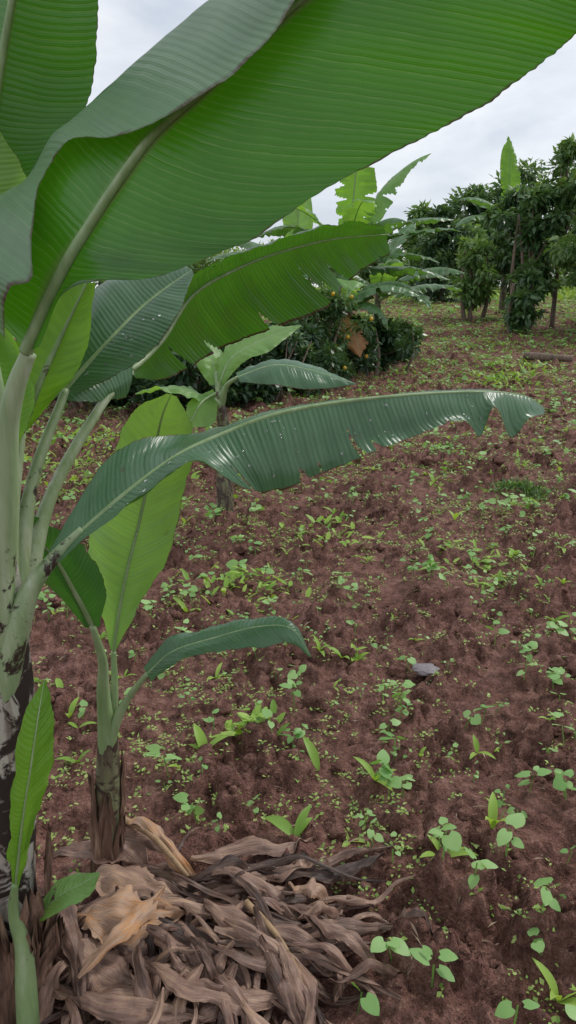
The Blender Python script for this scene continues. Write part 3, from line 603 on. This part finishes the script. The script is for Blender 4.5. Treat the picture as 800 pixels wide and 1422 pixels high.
cx=np.concatenate([rs.uniform(-45,4,150),rs.uniform(4,60,120)]); cy=rs.uniform(46,60,270); cr=rs.uniform(.8,1.9,270); cz=1.35+rs.uniform(.3,2.2,270)
k=rs.integers(0,270,n); off=rs.normal(0,1,(n,3)); off/=np.linalg.norm(off,axis=1,keepdims=True)
P=np.stack([cx,cy,cz],1)[k]+off*(cr[k]*rs.random(n)**.4)[:,None]; P[:,2]=np.maximum(P[:,2],1.36)
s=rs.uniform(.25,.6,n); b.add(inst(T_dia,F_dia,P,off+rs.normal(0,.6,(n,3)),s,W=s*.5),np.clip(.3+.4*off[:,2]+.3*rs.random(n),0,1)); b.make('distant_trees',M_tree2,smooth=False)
b=Batch(); n=12000; gx=rs.uniform(-10,26,n); gy=29+rs.gamma(2,3.4,n); k=perlin(gx/3,gy/3,77)+.3*rs.random(n)>-.05; gx=gx[k];gy=gy[k];n=len(gx)
P=np.column_stack([gx,gy,macro(gx,gy)]); D=sph(rs.random(n)*6.28,rs.uniform(.4,1.4,n)); s=rs.uniform(.12,.4,n)
b.add(inst(T_dia,F_dia,P,D,s,W=s*.3),rs.random(n)); b.make('field_edge_grass',M_weed)
# ------------------------------------------------------------------ dry leaf litter
dl=empty('dry_banana_leaves')
def strip(P,w,var,curl,twist,seed,nv=50,nu=11):
    t=np.linspace(0,1,nv); C=catrom(np.array(P,float),t); T=np.gradient(C,axis=0); T/=np.linalg.norm(T,axis=1,keepdims=True)
    up=np.array([0,0,1.]); b=np.cross(up,T); b/=np.linalg.norm(b,axis=1,keepdims=True)+1e-9; n=np.cross(T,b)
    ph=twist*(t-.3)+.9*perlin(t*4+seed,np.zeros(nv),98); cb=np.cos(ph)[:,None]; sb=np.sin(ph)[:,None]; b,n=b*cb+n*sb,n*cb-b*sb
    u=np.linspace(-1,1,nu); wid=w*(np.sin(np.pi*np.clip(t*.97+.03,0,1))**.7)*(1+.6*perlin(t*6+seed,np.ones(nv),99))
    a=u[None,:]*curl*(1+.6*perlin(t*3+seed,2+0*t,97))[:,None]
    rr=(wid/max(curl,.3))[:,None]
    x=np.sin(a)*rr; z=-(1-np.cos(a))*rr
    z=z+.5*w*perlin(u[None,:]*2.2+seed,t[:,None]*6,96)+.35*w*perlin(u[None,:]*5+seed,t[:,None]*2.5,92)
    edge=1+.3*perlin(t[:,None]*20+seed,u[None,:],94)*(np.abs(u)[None,:]>.85)
    V=C[:,None,:]+(x*edge)[...,None]*b[:,None,:]+z[...,None]*n[:,None,:]
    i=np.arange(nv*nu).reshape(nv,nu); F=np.stack([i[:-1,:-1],i[:-1,1:],i[1:,1:],i[1:,:-1]],-1).reshape(-1,4)
    vv=np.clip(var+.25*perlin(np.repeat(t[:,None]*3+seed,nu,1),np.repeat(u[None,:],nv,0),93),0,1)
    uv=np.stack([np.repeat(u[None,:],nv,0)*w+seed*.13,np.repeat(t[:,None]*.4,nu,1)+seed*.37],-1)
    return V.reshape(-1,3),F,vv.ravel(),uv.reshape(-1,2)
SV=[];SF=[];SVV=[];SU=[];sn=0
def addstrip(*a,**k):
    global sn
    V,F,v,uv=strip(*a,**k); g=ground_h(V[:,0],V[:,1]); V[:,2]=np.maximum(V[:,2],g+.001+.005*rng.random())
    SV.append(V);SF.append(F+sn);SVV.append(v);SU.append(uv);sn+=len(V)
rs=np.random.default_rng(79)
for k in range(165):
    a=rs.uniform(-2.7,1.1)
    if k%4==3: hx,hy=-.08+rs.normal(0,.07),1.36+rs.normal(0,.06)
    else: hx,hy=-.34+rs.normal(0,.12),1.40+rs.normal(0,.08)
    L=rs.uniform(.18,.46)*(.7 if k%4==3 else 1); bend=rs.uniform(-1.8,1.3)-.4; pts=[]; x,y=hx,hy; r0=rs.uniform(0,.14); x+=r0*math.cos(a);y+=r0*math.sin(a)*.8
    lift=rs.uniform(.02,.10); wob=rs.uniform(.004,.020)
    for i in range(7):
        t=i/6; zz=lift*(1-t)**.8*1.0+.016+.015*rs.random(); pts.append((x,y,zz+wob*math.sin(i*1.7+k)))
        aa=a+bend*t+.3*math.sin(i+k); x+=L/6*math.cos(aa); y+=L/6*math.sin(aa)*.8
    addstrip(pts,rs.choice([.009,.015,.022,.034],p=[.22,.33,.3,.15]),rs.choice([.14,.30,.42,.54,.66])+rs.normal(0,.08),rs.uniform(.5,1.9),rs.uniform(-1.8,1.8),k*3.7)
for k,(p,w,v,c) in enumerate([
 ([(-.56,1.52,.07),(-.46,1.50,.11),(-.36,1.47,.11),(-.27,1.45,.08)],.055,.74,.7),
 ([(-.50,1.38,.10),(-.42,1.36,.13),(-.33,1.36,.12),(-.24,1.40,.09)],.060,.90,.6),
 ([(-.52,1.30,.08),(-.45,1.27,.10),(-.38,1.24,.09),(-.30,1.20,.06)],.055,.64,.7),
 ([(-.46,1.74,.07),(-.39,1.66,.14),(-.31,1.58,.12),(-.22,1.51,.06)],.028,.95,1.2),
 ([(-.62,1.62,.06),(-.52,1.60,.11),(-.42,1.60,.10),(-.36,1.56,.06)],.05,.5,.8),
 ([(-.55,1.72,.05),(-.5,1.7,.10),(-.4,1.68,.08),(-.33,1.66,.03)],.04,.55,.9),
 ([(-.44,1.20,.12),(-.38,1.28,.15),(-.33,1.36,.14),(-.30,1.45,.11)],.028,.90,1.3),
 ([(-.50,1.22,.07),(-.40,1.18,.09),(-.28,1.17,.08),(-.15,1.16,.05)],.04,.5,1.0),
 ([(-.20,1.42,.10),(-.10,1.36,.10),(-.02,1.30,.08),(.04,1.27,.04)],.034,.55,.9),
 ([(-.16,1.34,.09),(-.05,1.36,.09),(.06,1.34,.06),(.13,1.26,.03)],.028,.48,1.1),
 ([(-.25,1.52,.08),(-.14,1.52,.10),(-.03,1.47,.07),(.05,1.38,.03)],.03,.42,1.1),
 ([(-.30,1.25,.10),(-.20,1.20,.10),(-.10,1.19,.08),(.02,1.22,.04)],.034,.55,.9),
 ([(.0,1.45,.06),(.08,1.40,.06),(.12,1.30,.04),(.10,1.22,.03)],.024,.48,1.1),
 ([(-.58,1.45,.12),(-.52,1.36,.14),(-.46,1.26,.12),(-.42,1.15,.07)],.035,.35,1.2)]):
    addstrip(p,w,v,c,.3,50+k*7.1)
new_mesh('strips',np.concatenate(SV),np.concatenate(SF),dl,M_dry,var=np.concatenate(SVV),uv=np.concatenate(SU))
M_rib=streak_mat('dry_midrib',[(.3,(.24,.15,.08)),(.6,(.40,.26,.14)),(.8,(.18,.11,.07))],(40,40,40),.6,.4,dist=.002)
tube('dry_midrib_1',[(-.10,1.42,.10),(-.02,1.32,.095),(.05,1.2,.06)],[.008,.007,.005],M_rib,dl,n=16,seg=8,bump=.3)
tube('dry_midrib_2',[(-.47,1.72,.10),(-.35,1.6,.13),(-.25,1.5,.10)],[.009,.008,.006],M_rib,dl,n=16,seg=8,bump=.3)
# ------------------------------------------------------------------ small items
V,F=ico(4); V=V*(1+.25*perlin(V[:,0]*3,V[:,1]*3+V[:,2]*2,61)+.1*perlin(V[:,0]*9,V[:,1]*9+V[:,2]*7,62))[:,None]*np.array([.11,.09,.03]); V+=np.array([.56,2.7,max(gh(.56,2.7),gh(.53,2.68),gh(.60,2.7),gh(.56,2.65))+.002])
new_mesh('stone',V,F,mat=streak_mat('grey_stone',[(.3,(.12,.10,.10)),(.6,(.24,.21,.22)),(.8,(.34,.32,.33))],(30,30,30),.5,.5))
zl=float(macro(4.9,14))
tube('log',[(4.45,14.2,zl+.10),(4.8,14,zl+.09),(5.25,13.9,zl+.07)],[.075,.07,.06],M_bark,None,n=20,seg=14,bump=.15)
b=Batch(); n=420; gx=1.8+rng.normal(0,.11,n); gy=5.5+rng.normal(0,.08,n); P=np.column_stack([gx,gy,ground_h(gx,gy)]); D=sph(rng.random(n)*6.28,rng.uniform(.3,1.5,n)); s=rng.uniform(.03,.12,n); b.add(inst(T_lan,F_lan,P,D,s,W=np.full(n,.009)),rng.random(n)*.8)
b.make('grass_tuft',M_tree2)
# ------------------------------------------------------------------ world, light, camera
w=bpy.data.worlds.new('World'); scene.world=w; w.use_nodes=True; t=w.node_tree; t.nodes.clear()
sky=t.nodes.new('ShaderNodeTexSky'); sky.sky_type='NISHITA'; sky.sun_disc=False
b1=t.nodes.new('ShaderNodeBackground'); b1.inputs[1].default_value=.12; t.links.new(sky.outputs[0],b1.inputs[0])
tc=t.nodes.new('ShaderNodeTexCoord'); mp=t.nodes.new('ShaderNodeMapping'); mp.inputs['Scale'].default_value=(1,1,3.2); t.links.new(tc.outputs['Generated'],mp.inputs[0])
nz=t.nodes.new('ShaderNodeTexNoise'); nz.inputs['Scale'].default_value=2.6; nz.inputs['Detail'].default_value=6; nz.inputs['Roughness'].default_value=.55; nz.inputs['Distortion'].default_value=.3; t.links.new(mp.outputs[0],nz.inputs['Vector'])
rp=t.nodes.new('ShaderNodeValToRGB'); e=rp.color_ramp.elements; e[0].position=.32; e[0].color=(.50,.55,.63,1); e[1].position=.64; e[1].color=(.88,.885,.90,1); t.links.new(nz.outputs[0],rp.inputs[0])
b2=t.nodes.new('ShaderNodeBackground'); b2.inputs[1].default_value=1.22; t.links.new(rp.outputs[0],b2.inputs[0])
mx=t.nodes.new('ShaderNodeMixShader'); mx.inputs[0].default_value=.85; t.links.new(b1.outputs[0],mx.inputs[1]); t.links.new(b2.outputs[0],mx.inputs[2])
ow=t.nodes.new('ShaderNodeOutputWorld'); t.links.new(mx.outputs[0],ow.inputs[0])
sd=bpy.data.lights.new('sun','SUN'); sd.energy=1.5; sd.angle=math.radians(10); sd.color=(1,.96,.9); so=bpy.data.objects.new('sun',sd); COL.objects.link(so)
dirv=Vector((-.62,-.42,-.80)); so.rotation_euler=dirv.to_track_quat('-Z','Y').to_euler(); sky.sun_elevation=math.radians(47); sky.sun_rotation=math.radians(56)
cd=bpy.data.cameras.new('camera'); cam=bpy.data.objects.new('camera',cd); COL.objects.link(cam)
cam.location=(0,0,1.5); cam.rotation_euler=(math.radians(90-16.8),0,0); cd.sensor_fit='VERTICAL'; cd.sensor_height=36; cd.lens=26.0; cd.clip_start=.05; cd.clip_end=3000
scene.camera=cam
scene.view_settings.view_transform='Standard'; scene.view_settings.look='None'; scene.view_settings.exposure=0
